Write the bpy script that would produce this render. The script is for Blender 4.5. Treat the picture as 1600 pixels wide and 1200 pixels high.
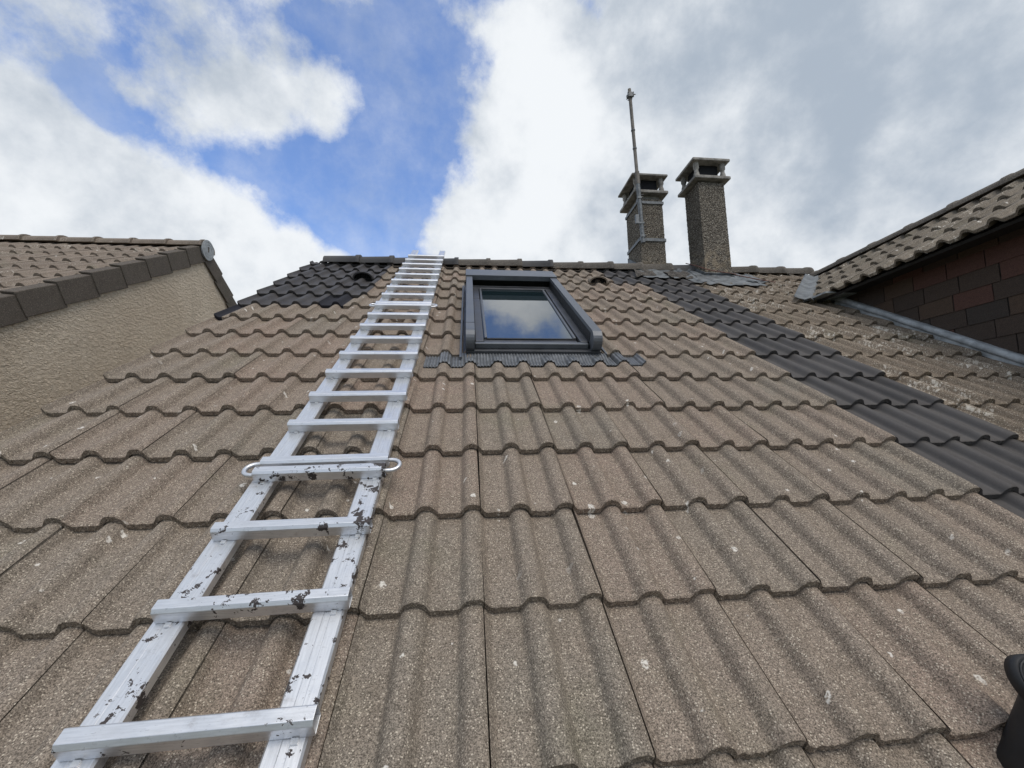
import bpy, bmesh, math, random
from mathutils import Vector, Matrix, noise
random.seed(7)
S = bpy.context.scene
COL = S.collection
for o in list(bpy.data.objects): bpy.data.objects.remove(o)

# ------------------------------------------------------------------ camera
PITCH = math.radians(34.0)                    # pitch of the roofs
cp, sp = math.cos(PITCH), math.sin(PITCH)
ROOF = Matrix(((1, 0, 0, 0), (0, cp, -sp, 0), (0, sp, cp, 0), (0, 0, 0, 1)))   # roof frame (x along eave, y up the slope, z out) -> world
F_PX = 663.15
cam_w = (0.45313, -0.10183, 0.02024)
def rodrigues(w):
    w = Vector(w); return Matrix.Rotation(w.length, 3, w.normalized())
RC = rodrigues(cam_w) @ Matrix(((1, 0, 0), (0, 0, -1), (0, 1, 0)))      # roof frame -> cam (x right, y down, z fwd)
RW = RC @ ROOF.to_3x3().transposed()                                    # world -> cam
CAM = ROOF.to_3x3() @ Vector((-0.03714, -0.70465, 0.95814))
cam = bpy.data.cameras.new('camera'); camo = bpy.data.objects.new('camera', cam); COL.objects.link(camo)
cam.sensor_width = 36; cam.lens = F_PX / 1600 * 36; cam.clip_start = 0.02; cam.clip_end = 2000
m = Matrix.Identity(4)
for i in range(3):
    m[i][0] = RW[0][i]; m[i][1] = -RW[1][i]; m[i][2] = -RW[2][i]; m[i][3] = CAM[i]
camo.matrix_world = m
S.camera = camo
def view_dir(x, y):
    """direction in the world of a point of the sky seen in the photograph"""
    return (RW.transposed() @ Vector(((x - 800) / F_PX, (y - 600) / F_PX, 1))).normalized()

# ------------------------------------------------------------------ world, sun, exposure
SUN_ELEV, SUN_AZ = math.radians(60), math.radians(152)     # azimuth clockwise from +Y
sun_dir = Vector((math.sin(SUN_AZ) * math.cos(SUN_ELEV), math.cos(SUN_AZ) * math.cos(SUN_ELEV), math.sin(SUN_ELEV)))
sun = bpy.data.lights.new('sun', 'SUN'); suno = bpy.data.objects.new('sun', sun); COL.objects.link(suno)
sun.energy = 1.5; sun.angle = math.radians(38); sun.color = (1.0, 0.93, 0.84)
suno.rotation_euler = sun_dir.to_track_quat('Z', 'Y').to_euler()
suno.location = (0, 0, 30)
S.view_settings.view_transform = 'Standard'; S.view_settings.look = 'None'
S.view_settings.gamma = 1; S.view_settings.use_curve_mapping = False
S.view_settings.exposure = 0.30

class NT:
    """tiny node helper"""
    def __init__(s, tree): s.t = tree; s.n = tree.nodes; s.l = tree.links
    def put(s, sock, v):
        if isinstance(v, bpy.types.NodeSocket): s.l.new(v, sock)
        elif v is not None:
            if hasattr(sock.default_value, '__len__') and not hasattr(v, '__len__'): v = (v,) * len(sock.default_value)
            if hasattr(v, '__len__') and len(v) == 3 and len(sock.default_value) == 4: v = (*v, 1)
            sock.default_value = v
    def node(s, typ, **kw):
        n = s.n.new(typ)
        for k, v in kw.items(): setattr(n, k, v)
        return n
    def math(s, op, a, b=None, c=None, clamp=False):
        n = s.node('ShaderNodeMath', operation=op, use_clamp=clamp)
        s.put(n.inputs[0], a)
        if b is not None: s.put(n.inputs[1], b)
        if c is not None: s.put(n.inputs[2], c)
        return n.outputs[0]
    def vm(s, op, a, b=None, scale=None):
        n = s.node('ShaderNodeVectorMath', operation=op); s.put(n.inputs[0], a)
        if b is not None: s.put(n.inputs[1], b)
        if scale is not None: s.put(n.inputs['Scale'], scale)
        return n.outputs['Value'] if op in ('DOT_PRODUCT', 'LENGTH', 'DISTANCE') else n.outputs[0]
    def mix(s, f, a, b, mode='MIX'):
        n = s.node('ShaderNodeMix', data_type='RGBA', blend_type=mode)
        s.put(n.inputs[0], f); s.put(n.inputs[6], a); s.put(n.inputs[7], b); return n.outputs[2]
    def noise(s, vec, scale, detail=3, rough=.5, dist=0, col=False):
        n = s.node('ShaderNodeTexNoise'); s.put(n.inputs['Vector'], vec); s.put(n.inputs['Scale'], scale)
        s.put(n.inputs['Detail'], detail); s.put(n.inputs['Roughness'], rough); s.put(n.inputs['Distortion'], dist)
        return n.outputs['Color'] if col else n.outputs[0]
    def vor(s, vec, scale, feature='F1', out='Distance', rand=1):
        n = s.node('ShaderNodeTexVoronoi', feature=feature); s.put(n.inputs['Vector'], vec); s.put(n.inputs['Scale'], scale)
        s.put(n.inputs['Randomness'], rand); return n.outputs[out]
    def ramp(s, v, a, b, lo=0, hi=1, smooth=True):
        n = s.node('ShaderNodeMapRange', interpolation_type='SMOOTHSTEP' if smooth else 'LINEAR'); s.put(n.inputs[0], v)
        s.put(n.inputs[1], a); s.put(n.inputs[2], b); s.put(n.inputs[3], lo); s.put(n.inputs[4], hi); return n.outputs[0]
    def pos(s): return s.node('ShaderNodeNewGeometry').outputs['Position']
    def bump(s, h, strength, dist, normal=None):
        n = s.node('ShaderNodeBump'); s.put(n.inputs['Strength'], strength); s.put(n.inputs['Distance'], dist); s.put(n.inputs['Height'], h)
        if normal is not None: s.put(n.inputs['Normal'], normal)
        return n.outputs[0]

def build_world():
    w = bpy.data.worlds.new('World'); S.world = w; w.use_nodes = True
    t = NT(w.node_tree); t.n.clear()
    sky = t.node('ShaderNodeTexSky', sky_type='NISHITA', sun_disc=False, sun_elevation=SUN_ELEV, sun_rotation=SUN_AZ)
    sky.altitude = 300; sky.air_density = 1.1; sky.dust_density = .6; sky.ozone_density = 2.0
    d0 = t.vm('NORMALIZE', t.node('ShaderNodeTexCoord').outputs['Generated'])
    # cloud space: the sky dome flattened on a cloud deck so clouds shrink towards the horizon
    sep = t.node('ShaderNodeSeparateXYZ'); t.put(sep.inputs[0], d0)
    warp = t.vm('SUBTRACT', t.noise(d0, 3.6, 3, .5, col=True), (.5, .5, .5))
    d = t.vm('NORMALIZE', t.vm('ADD', d0, t.vm('SCALE', warp, scale=.21)))
    def blobs(lst, dd):
        tot = None
        for x, y, r, a in lst:
            b = view_dir(x, y); rr = r / F_PX * (b.dot(view_dir(800, 600)))      # radius in radians
            dt = t.vm('DOT_PRODUCT', dd, tuple(b))
            e = t.math('EXPONENT', t.math('MULTIPLY', t.math('SUBTRACT', dt, 1.0), 2.0 / (rr * rr)))
            e = t.math('MULTIPLY', e, a)
            tot = e if tot is None else t.math('ADD', tot, e)
        return tot
    holes = blobs([(115, 125, 62, .75), (175, 165, 48, .6), (250, 215, 45, .5), (330, 262, 50, .55), (400, 295, 55, .6), (495, 355, 60, 1.0), (585, 345, 80, 1.3),
                   (590, 240, 90, 1.1), (500, 250, 55, .7), (655, 285, 70, 1.0), (690, 190, 60, .65), (645, 120, 45, .5), (700, 60, 60, .42),
                   (492, 45, 42, .95), (560, 385, 45, .9), (740, 110, 40, .4), (560, 40, 60, .35), (430, 30, 30, .3), (270, 40, 60, .25), (30, 60, 60, .1), (110, 60, 90, .25), (200, 110, 80, .35), (360, 200, 70, .3), (620, 330, 60, .5), (420, 260, 60, .4), (600, 60, 90, .3), (640, -190, 150, .7), (755, -70, 85, .65), (860, -110, 80, .4), (950, -130, 110, .5), (880, -60, 60, .3), (820, -260, 120, .5), (500, -420, 200, .6), (1050, -420, 170, .5)], d)
    puffs = blobs([(530, 175, 50, .55), (455, 120, 75, .35), (330, 120, 80, .4), (450, 200, 70, .25), (615, 242, 24, .25), (500, 300, 40, .2), (830, 130, 130, .5),
                   (40, 320, 150, .9), (190, 340, 120, .9), (320, 400, 110, .9), (470, 440, 75, .8), (800, 310, 90, .3), (1050, 200, 330, .8), (1450, 260, 330, .8), (690, 375, 60, .35)], d)
    fb = t.noise(t.vm('ADD', d0, (3.1, 1.7, 0.4)), 4.5, 10, .64)
    fb2 = t.noise(t.vm('ADD', d0, (9.3, 2.2, 5.1)), 9, 10, .64)
    dens = t.math('ADD', t.math('MULTIPLY', t.math('SUBTRACT', fb, .5), 1.6), t.math('MULTIPLY', t.math('SUBTRACT', fb2, .5), 2.0))
    dens = t.math('ADD', t.math('ADD', dens, .68), puffs)
    dens = t.math('SUBTRACT', dens, holes)
    cover = t.math('MAXIMUM', t.ramp(dens, -.10, .80), t.ramp(fb, .35, .7, .03, .38))
    # how thick / grey the cloud is
    bright = blobs([(850, 110, 110, 1.0), (880, 200, 90, .7), (860, 270, 90, .5), (560, 180, 80, .5), (430, 120, 90, .3), (60, 260, 150, .45), (330, 370, 150, .55), (730, 370, 110, .6), (930, 360, 90, .4),
                    (480, 420, 120, .5), (1130, 330, 110, .3), (1260, 400, 130, .45), (1130, 170, 60, .35), (1030, 260, 70, .3), (1060, 400, 80, .3), (1500, 300, 160, .25), (0, 420, 200, .4)], d)
    grey = blobs([(1000, 70, 130, .25), (1300, 60, 260, .36), (1200, 230, 120, .22), (1450, 230, 200, .15), (930, 300, 55, .5), (1050, 180, 90, .15), (200, 330, 120, .15), (20, 130, 90, .45), (350, 60, 120, .15),
                  (880, 60, 40, .1)], d)
    shade = t.math('SUBTRACT', bright, grey)
    g1 = t.noise(t.vm('ADD', d0, (1.3, 7.7, 2.9)), 4.5, 8, .55)
    g2_ = t.noise(t.vm('ADD', d0, (4, 2, 7)), 10, 9, .6)
    shade = t.math('ADD', shade, t.math('MULTIPLY', t.math('SUBTRACT', g1, .5), 2.5))
    shade = t.math('ADD', shade, t.math('MULTIPLY', t.math('SUBTRACT', g2_, .5), 1.9))
    s01 = t.ramp(shade, -.7, 1.05)
    ccol = t.mix(s01, (4.0, 4.65, 5.5), (8.6, 8.9, 9.2))
    blue = t.mix(1.0, sky.outputs[0], (1.55, 1.75, 2.15), 'MULTIPLY')
    # thin veils go bluish, dense cloud white-grey
    colr = t.mix(cover, blue, ccol)
    bg = t.node('ShaderNodeBackground'); t.put(bg.inputs[0], colr); bg.inputs[1].default_value = 0.085
    out = t.node('ShaderNodeOutputWorld'); t.l.new(bg.outputs[0], out.inputs[0])
build_world()

# ------------------------------------------------------------------ materials
def mat(name):
    m = bpy.data.materials.new(name); m.use_nodes = True
    t = NT(m.node_tree); b = t.n['Principled BSDF']; return m, t, b

def vor2(t, vec, scale, out='Distance'):
    n = t.node('ShaderNodeTexVoronoi', voronoi_dimensions='2D'); t.put(n.inputs['Vector'], vec); n.inputs['Scale'].default_value = scale
    return n.outputs[out]
def clay(name, base, tint_a, tint_b, grain=.68, lichen=.0, edge=False, dark_mask=None, splats=True, rough=.9, stains=()):
    """granular concrete tile: grain, per tile tint, soft dirt, lichen rosettes and droppings"""
    m, t, b = mat(name); P = t.pos()
    rnd = t.node('ShaderNodeObjectInfo').outputs['Random']
    col = t.mix(rnd, tint_a, tint_b)
    big = t.noise(P, 5.5, 4, .6); col = t.mix(t.ramp(big, .35, .7, .1, .75), col, base)
    patch = t.noise(t.vm('ADD', P, (4, 2, 9)), 16, 5, .62)
    col = t.mix(t.ramp(patch, .45, .72, 0, .38), col, tuple(c * .62 for c in base))
    mossy = t.noise(t.vm('ADD', P, (14, 2, 3)), 3.1, 5, .6)
    col = t.mix(t.ramp(mossy, .54, .76, 0, .32), col, (base[0] * .72, base[1] * .86, base[2] * .72))
    # grains of sand
    g = t.vor(P, 520, out='Color'); sg = t.node('ShaderNodeSeparateColor'); t.put(sg.inputs[0], g)
    fine = t.ramp(sg.outputs[0], .1, .95, 1 - grain * .75, 1 + grain * .62, False)
    col = t.mix(1.0, col, t.node('ShaderNodeCombineXYZ').outputs[0], 'MIX') if False else t.vm('SCALE', col, scale=fine)
    g2 = t.vor(t.vm('ADD', P, (1, 5, 2)), 250, out='Color'); s2 = t.node('ShaderNodeSeparateColor'); t.put(s2.inputs[0], g2)
    d2 = t.vor(t.vm('ADD', P, (1, 5, 2)), 250)
    spk = t.math('MULTIPLY', t.ramp(s2.outputs[1], .76, .84), t.ramp(d2, .50, .30))
    col = t.mix(t.math('MULTIPLY', spk, .85 * grain / .55, clamp=True), col, (.56, .49, .39))
    dk = t.math('MULTIPLY', t.ramp(s2.outputs[2], .70, .78), t.ramp(d2, .55, .35))
    col = t.mix(t.math('MULTIPLY', dk, .75), col, tuple(c * .3 for c in base))
    wp = t.vm('ADD', P, t.vm('SCALE', t.noise(P, 60, 3, .6, col=True), scale=.02))
    if splats:
        v = t.node('ShaderNodeTexVoronoi', voronoi_dimensions='2D'); t.put(v.inputs['Vector'], wp); v.inputs['Scale'].default_value = 8.0
        vs = t.node('ShaderNodeSeparateColor'); t.put(vs.inputs[0], v.outputs['Color'])
        size = t.ramp(vs.outputs[0], .2, 1.0, -.015, .080, False)
        sm = t.ramp(t.math('SUBTRACT', v.outputs['Distance'], size), -.015, .012, 1, 0)
        sm = t.math('MULTIPLY', t.math('MULTIPLY', sm, t.ramp(t.noise(P, 150, 3, .6), .36, .52)), t.ramp(t.noise(P, 1.6, 3, .6), .38, .52, .25, 1))
        col = t.mix(t.math('MULTIPLY', sm, .95), col, (.72, .68, .61))
    if lichen > 0:
        zone = t.ramp(t.noise(t.vm('ADD', P, (7, 3, 1)), 2.1, 3, .55), .58 - lichen * .12, .72 - lichen * .12)
        zone = t.math('MULTIPLY', zone, t.ramp(t.noise(t.vm('ADD', P, (1, 3, 8)), 9, 4, .6), .35, .6))
        sxx = t.node('ShaderNodeSeparateXYZ'); t.put(sxx.inputs[0], P)
        zone = t.math('MULTIPLY', t.math('ADD', zone, t.ramp(sxx.outputs[0], 3.1, 2.5, 0, .14)), 1.0)
        zone = t.math('MAXIMUM', zone, .10)
        wq = t.vm('ADD', P, t.vm('SCALE', t.noise(P, 45, 4, .65, col=True), scale=.03))
        for sc, amp, f in ((30, .40, .85), (58, .50, .8), (110, .55, .7)):
            q = t.vm('ADD', wq, (sc * .37, sc * .11, 0))
            cc = t.node('ShaderNodeSeparateColor'); t.put(cc.inputs[0], vor2(t, q, sc, 'Color'))
            th = t.math('MULTIPLY', t.math('MULTIPLY', t.ramp(cc.outputs[0], .35, 1, 0, amp, False), zone), 1.0)
            lm = t.ramp(t.math('SUBTRACT', vor2(t, q, sc), th), -.05, .02, 1, 0)
            lcol = t.mix(cc.outputs[1], (.62, .58, .50), (.36, .31, .25))
            col = t.mix(t.math('MULTIPLY', lm, f), col, lcol)
    for (sx, sy, sz, r) in stains:
        dd = t.vm('LENGTH', t.vm('MULTIPLY', t.vm('SUBTRACT', wp, (sx, sy, sz)), (1.9, .8, .8)))
        col = t.mix(t.ramp(dd, r * .7, r, .85, 0), col, (.03, .026, .024))
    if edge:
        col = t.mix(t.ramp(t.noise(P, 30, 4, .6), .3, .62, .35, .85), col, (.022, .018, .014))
    if dark_mask is not None:
        oc = t.node('ShaderNodeTexCoord').outputs['Object']
        sx = t.node('ShaderNodeSeparateXYZ'); t.put(sx.inputs[0], t.vm('ADD', oc, t.vm('SCALE', t.noise(P, 40, 3, .6, col=True), scale=.012)))
        mk = t.ramp(sx.outputs[0], dark_mask - .003, dark_mask + .003, 1, 0)
        col = t.mix(mk, col, (.026, .026, .032))
    t.put(b.inputs['Base Color'], col); b.inputs['Roughness'].default_value = rough
    b.inputs['Specular IOR Level'].default_value = .25
    h = t.math('ADD', t.math('MULTIPLY', sg.outputs[0], .6), t.math('MULTIPLY', s2.outputs[1], .7))
    h = t.math('ADD', h, t.noise(P, 90, 4, .7))
    t.put(b.inputs['Normal'], t.bump(h, .85 if edge else .5, .0035 if edge else .0022))
    return m

def painted(name, base, rough=.5):
    m, t, b = mat(name); P = t.pos()
    rnd = t.node('ShaderNodeObjectInfo').outputs['Random']
    col = t.mix(rnd, tuple(c * .82 for c in base), tuple(c * 1.2 for c in base))
    n = t.noise(t.vm('MULTIPLY', P, (2.2, 1, 1)), 14, 5, .65)
    col = t.mix(t.ramp(n, .42, .75, 0, .55), col, tuple(c * 1.75 for c in base))
    dust = t.noise(P, 140, 3, .7)
    col = t.mix(t.ramp(dust, .55, .75, 0, .45), col, (.13, .12, .108)); film = t.noise(P, 5, 5, .6); col = t.mix(t.ramp(film, .4, .72, .02, .32), col, (.105, .098, .09))
    t.put(b.inputs['Base Color'], col); t.put(b.inputs['Roughness'], t.ramp(n, .3, .7, rough - .08, rough + .14))
    b.inputs['Specular IOR Level'].default_value = .45
    t.put(b.inputs['Normal'], t.bump(t.noise(P, 330, 3, .7), .35, .0012))
    return m

def plain(name, base, rough=.6, metal=0, var=.25, scale=20, bump=.2, bd=.001, spec=.5, bscale=None):
    m, t, b = mat(name); P = t.pos()
    n = t.noise(P, scale, 5, .62)
    col = t.mix(t.ramp(n, .3, .72), tuple(c * (1 - var) for c in base), tuple(min(1, c * (1 + var)) for c in base))
    t.put(b.inputs['Base Color'], col); t.put(b.inputs['Roughness'], t.ramp(n, .3, .7, max(.02, rough - .08), min(1, rough + .08)))
    b.inputs['Metallic'].default_value = metal; b.inputs['Specular IOR Level'].default_value = spec
    if bump: t.put(b.inputs['Normal'], t.bump(t.noise(P, bscale or scale * 8, 4, .65), bump, bd))
    return m

def aluminium(name, paint, AX=(26, 2, 26)):
    """dull ladder aluminium; splashes of dark brown paint, with a shape of their own, on the lower section"""
    m, t, b = mat(name); P = t.pos()
    st = t.noise(t.vm('MULTIPLY', t.node('ShaderNodeTexCoord').outputs['Object'], AX), 9, 4, .6)
    n = t.noise(P, 13, 6, .68)
    col = t.mix(t.ramp(st, .3, .7), (.68, .69, .71), (.80, .81, .83))
    col = t.mix(t.ramp(n, .48, .75, 0, .4), col, (.50, .51, .53))
    scr = t.noise(t.vm('MULTIPLY', P, (14, 60, 14)), 6, 3, .7)
    col = t.mix(t.ramp(scr, .60, .74, 0, .5), col, (.34, .34, .35))
    met = t.ramp(n, .2, .8, .82, .95); rg = t.ramp(n, .3, .7, .34, .5)
    if paint:
        wp = t.vm('ADD', P, t.vm('SCALE', t.noise(P, 30, 4, .65, col=True), scale=.06))
        a = t.noise(t.vm('ADD', wp, (3.3, .2, 8.1)), 24, 4, .6)
        clus = t.ramp(t.noise(t.vm('ADD', P, (2, 8, 5)), 5.0, 2, .5), .42, .60, .0, .11)
        mk = t.ramp(t.math('ADD', a, clus), .672, .680)
        v = t.node('ShaderNodeTexVoronoi'); t.put(v.inputs['Vector'], wp); v.inputs['Scale'].default_value = 52
        vs = t.node('ShaderNodeSeparateColor'); t.put(vs.inputs[0], v.outputs['Color'])
        sm = t.ramp(t.math('SUBTRACT', v.outputs['Distance'], t.ramp(vs.outputs[0], .72, 1, 0, .38, False)), -.02, .02, 1, 0)
        mk = t.math('MAXIMUM', mk, t.math('MULTIPLY', sm, t.ramp(clus, .02, .06)))
        fade = t.node('ShaderNodeSeparateXYZ'); t.put(fade.inputs[0], P)
        mk = t.math('MULTIPLY', mk, t.ramp(fade.outputs[1], .42, .48, 1, 0))
        col = t.mix(mk, col, (.045, .036, .034)); met = t.math('MULTIPLY', met, t.math('SUBTRACT', 1, mk)); rg = t.math('ADD', rg, t.math('MULTIPLY', mk, .15))
        wash = t.ramp(t.noise(t.vm('ADD', P, (5, 5, 1)), 10, 5, .7), .58, .7, 0, .35)
        col = t.mix(t.math('MULTIPLY', wash, t.ramp(fade.outputs[1], .3, .45, 1, 0)), col, (.33, .29, .27))
    t.put(b.inputs['Base Color'], col); t.put(b.inputs['Metallic'], met); t.put(b.inputs['Roughness'], rg)
    t.put(b.inputs['Normal'], t.bump(st, .10, .0008))
    return m

BR = (.262, .213, .166)
stain_pts = []
def roofpt(u, v, n=0): return ROOF @ Vector((u, v, n))
M = {}
TA, TB = (.238, .208, .168), (.305, .228, .180)
M['tile'] = clay('brown_concrete_tile', BR, TA, TB,
                 stains=[(*roofpt(.105, -.055, .01), .014), (*roofpt(.36, -.06, .02), .010), (*roofpt(1.36, .262, .0), .013), (*roofpt(1.30, .29, .0), .010)])
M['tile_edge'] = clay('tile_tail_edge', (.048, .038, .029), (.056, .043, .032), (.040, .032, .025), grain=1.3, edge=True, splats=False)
M['tile_old'] = clay('old_lichen_tile', (.215, .172, .128), (.23, .185, .14), (.19, .15, .112), lichen=1.7)
M['tile_old2'] = clay('old_lichen_tile_light', (.215, .172, .128), (.23, .185, .14), (.19, .15, .112), lichen=.9)
M['tile_left'] = clay('weathered_pinkish_tile', (.25, .208, .168), (.28, .225, .18), (.22, .178, .145), grain=.35, lichen=.15)
M['tile_wing'] = clay('weathered_grey_tile', (.20, .172, .135), (.225, .19, .15), (.165, .14, .11), grain=.5, lichen=.8)
M['half_dark'] = clay('half_painted_tile', BR, TA, TB, dark_mask=.19)
M['verge_dark'] = clay('edge_painted_tile', BR, TA, TB, dark_mask=.05)
M['paint'] = painted('charcoal_painted_tile', (.040, .036, .036), .62)
M['paint_new'] = painted('anthracite_tile', (.056, .051, .049), .68)
M['ridge'] = clay('ridge_tile_grey', (.14, .125, .108), (.165, .145, .122), (.11, .10, .09), grain=.4, splats=False)
M['ridge_dark'] = painted('ridge_tile_dark', (.05, .048, .048), .6)
M['verge'] = clay('verge_tile_grey', (.115, .098, .080), (.125, .105, .088), (.10, .085, .070), grain=.25, splats=False)
M['alu'] = aluminium('ladder_aluminium', False)
M['alu_paint'] = aluminium('ladder_aluminium_paint_splashed', True)
M['alu_r'] = aluminium('rung_aluminium', False, (2, 26, 26))
M['alu_paint_r'] = aluminium('rung_aluminium_paint_splashed', True, (2, 26, 26))
M['steel'] = plain('galvanised_steel', (.17, .18, .185), .55, .35, .4, 25)
M['bright'] = plain('bright_rivet', (.8, .8, .8), .3, .7, .1)
M['frame'] = plain('window_cladding_grey', (.075, .078, .086), .42, .35, .15, 9, .1, .0005)
M['frame_light'] = plain('shutter_rail_grey', (.13, .14, .155), .45, .3, .12, 9, .1, .0005)
M['black'] = plain('black_rubber', (.012, .012, .013), .55, 0, .2, 40)
M['dark'] = plain('dark_void', (.01, .01, .012), .9, 0, .2)
M['apron'] = plain('pleated_aluminium_apron', (.17, .178, .188), .5, .3, .25, 30)
M['lead'] = plain('weathered_lead', (.135, .145, .15), .65, .1, .45, 12, .5, .003)
M['lead_new'] = plain('grey_lead_roll', (.38, .40, .41), .65, .0, .3, 14, .5, .003)
M['felt'] = clay('mineral_felt_patch', (.085, .077, .068), (.095, .085, .075), (.07, .064, .058), grain=.5, splats=False)
M['slab'] = plain('weathered_concrete_slab', (.27, .255, .23), .9, 0, .4, 14, .6, .003)
M['deck'] = plain('roof_underlay', (.02, .019, .018), .95)
M['rust'] = plain('rusty_cable_sheath', (.16, .075, .055), .7, 0, .4, 60)
M['timber'] = plain('dark_soffit', (.022, .019, .017), .8)
M['disc'] = plain('ridge_end_cap_white', (.33, .35, .36), .7, 0, .2, 30)

def glass_mat():
    m, t, b = mat('window_glass')
    b.inputs['Base Color'].default_value = (.012, .022, .026, 1); b.inputs['Roughness'].default_value = .015
    b.inputs['IOR'].default_value = 3.4; P = t.pos()
    t.put(b.inputs['Normal'], t.bump(t.noise(P, 3.0, 2, .5), .03, .01))
    smear = t.ramp(t.noise(P, 16, 5, .6), .45, .8, .012, .10); t.put(b.inputs['Roughness'], smear)
    return m
M['glass'] = glass_mat()

def render_mat():
    m, t, b = mat('cream_roughcast_render'); P = t.pos()
    n = t.noise(P, 1.4, 5, .6); col = t.mix(t.ramp(n, .35, .7), (.70, .585, .45), (.80, .685, .54))
    n2 = t.noise(t.vm('MULTIPLY', P, (1, 1, .25)), 7, 5, .65); col = t.mix(t.ramp(n2, .5, .75, 0, .3), col, (.52, .44, .345))
    lump = t.vor(t.vm('ADD', t.vm('MULTIPLY', P, (1, 1, 1.5)), t.vm('SCALE', t.noise(P, 30, 3, .6, col=True), scale=.05)), 24, 'SMOOTH_F1')
    ln = t.noise(t.vm('MULTIPLY', P, (1, 1, 1.9)), 38, 3, .55, 1.2)
    col = t.mix(t.ramp(lump, .1, .6, 0, .08), col, (.36, .30, .23))
    h = t.math('ADD', t.math('MULTIPLY', lump, -.7), t.math('MULTIPLY', ln, 1.5))
    t.put(b.inputs['Base Color'], col); b.inputs['Roughness'].default_value = .95; b.inputs['Specular IOR Level'].default_value = .15
    t.put(b.inputs['Normal'], t.bump(h, .85, .030))
    return m
M['render'] = render_mat()

def pebble_mat():
    m, t, b = mat('pebbledash'); P = t.pos()
    wp = t.vm('ADD', P, t.vm('SCALE', t.noise(P, 40, 2, .5, col=True), scale=.02))
    d = t.vor(wp, 84); c = t.node('ShaderNodeSeparateColor'); t.put(c.inputs[0], t.vor(wp, 84, out='Color'))
    col = t.mix(c.outputs[0], (.16, .145, .12), (.36, .32, .26))
    col = t.mix(t.ramp(c.outputs[1], .82, .9, 0, .8), col, (.46, .42, .35))
    col = t.mix(t.ramp(d, .35, .62), col, (.085, .073, .06))
    low = t.node('ShaderNodeSeparateXYZ'); t.put(low.inputs[0], P)
    lich = t.math('MULTIPLY', t.ramp(low.outputs[2], 2.75, 2.45), t.ramp(t.noise(P, 14, 4, .6), .42, .6, 0, .7))
    col = t.mix(lich, col, (.38, .31, .22))
    st = t.ramp(t.noise(P, 4, 4, .6), .45, .7, 0, .45); col = t.mix(st, col, (.09, .078, .06))
    t.put(b.inputs['Base Color'], col); b.inputs['Roughness'].default_value = .95; b.inputs['Specular IOR Level'].default_value = .2
    t.put(b.inputs['Normal'], t.bump(t.math('MULTIPLY', d, -1), 1.0, .012))
    return m
M['pebble'] = pebble_mat()

def slate_mat():
    m, t, b = mat('bitumen_wall_slate'); P = t.pos()
    r = t.node('ShaderNodeObjectInfo').outputs['Random']
    rr = t.node('ShaderNodeValToRGB'); t.put(rr.inputs[0], r)
    el = rr.color_ramp.elements; rr.color_ramp.interpolation = 'CONSTANT'
    el[0].position = 0; el[0].color = (.055, .039, .030, 1); el[1].position = .3; el[1].color = (.046, .036, .030, 1)
    for p_, c_ in ((.5, (.078, .051, .035, 1)), (.7, (.060, .042, .032, 1)), (.85, (.090, .044, .033, 1))):
        e = el.new(p_); e.color = c_
    g = t.node('ShaderNodeSeparateColor'); t.put(g.inputs[0], t.vor(P, 420, out='Color'))
    col = t.vm('SCALE', rr.outputs[0], scale=t.ramp(g.outputs[0], 0, 1, .6, 1.5, False))
    t.put(b.inputs['Base Color'], col); b.inputs['Roughness'].default_value = .9
    t.put(b.inputs['Normal'], t.bump(g.outputs[1], .4, .0015))
    return m
M['slate'] = slate_mat()

def ground_mat():
    m, t, b = mat('ground'); P = t.pos()
    col = t.mix(t.ramp(t.noise(P, .12, 6, .6), .42, .58), (.05, .08, .03), (.11, .10, .085)); t.put(b.inputs['Base Color'], col)
    b.inputs['Roughness'].default_value = .95; return m
M['ground'] = ground_mat()

# ------------------------------------------------------------------ mesh helpers
def link_mesh(name, me, mats, parent=None, mw=None, label=None):
    o = bpy.data.objects.new(name, me); COL.objects.link(o)
    if not me.materials:
        for x in mats: me.materials.append(x)
    if parent is not None: set_parent(o, parent)
    if mw is not None: place(o, mw)
    if label: o['label'] = label
    return o
def world_of(o):
    m_ = o.matrix_basis.copy()
    while o.parent is not None:
        m_ = o.parent.matrix_basis @ o.matrix_parent_inverse @ m_ if True else m_
        o = o.parent
    return m_
def set_parent(o, p):
    # every parent chain keeps children expressed in world space
    o.parent = p
    o.matrix_parent_inverse = chain(p).inverted()
def chain(p):
    """world matrix of object p, from its own basis and parents"""
    m_ = p.matrix_basis.copy(); q = p
    while q.parent is not None:
        m_ = chain(q.parent) @ q.matrix_parent_inverse @ m_
        return m_
    return m_
def place(o, mw): o.matrix_basis = mw

def empty(name, loc, label, cat, group=None):
    o = bpy.data.objects.new(name, None); COL.objects.link(o); o.location = loc; o.empty_display_size = .2
    o['label'] = label; o['category'] = cat
    if group: o['group'] = group
    return o

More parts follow.
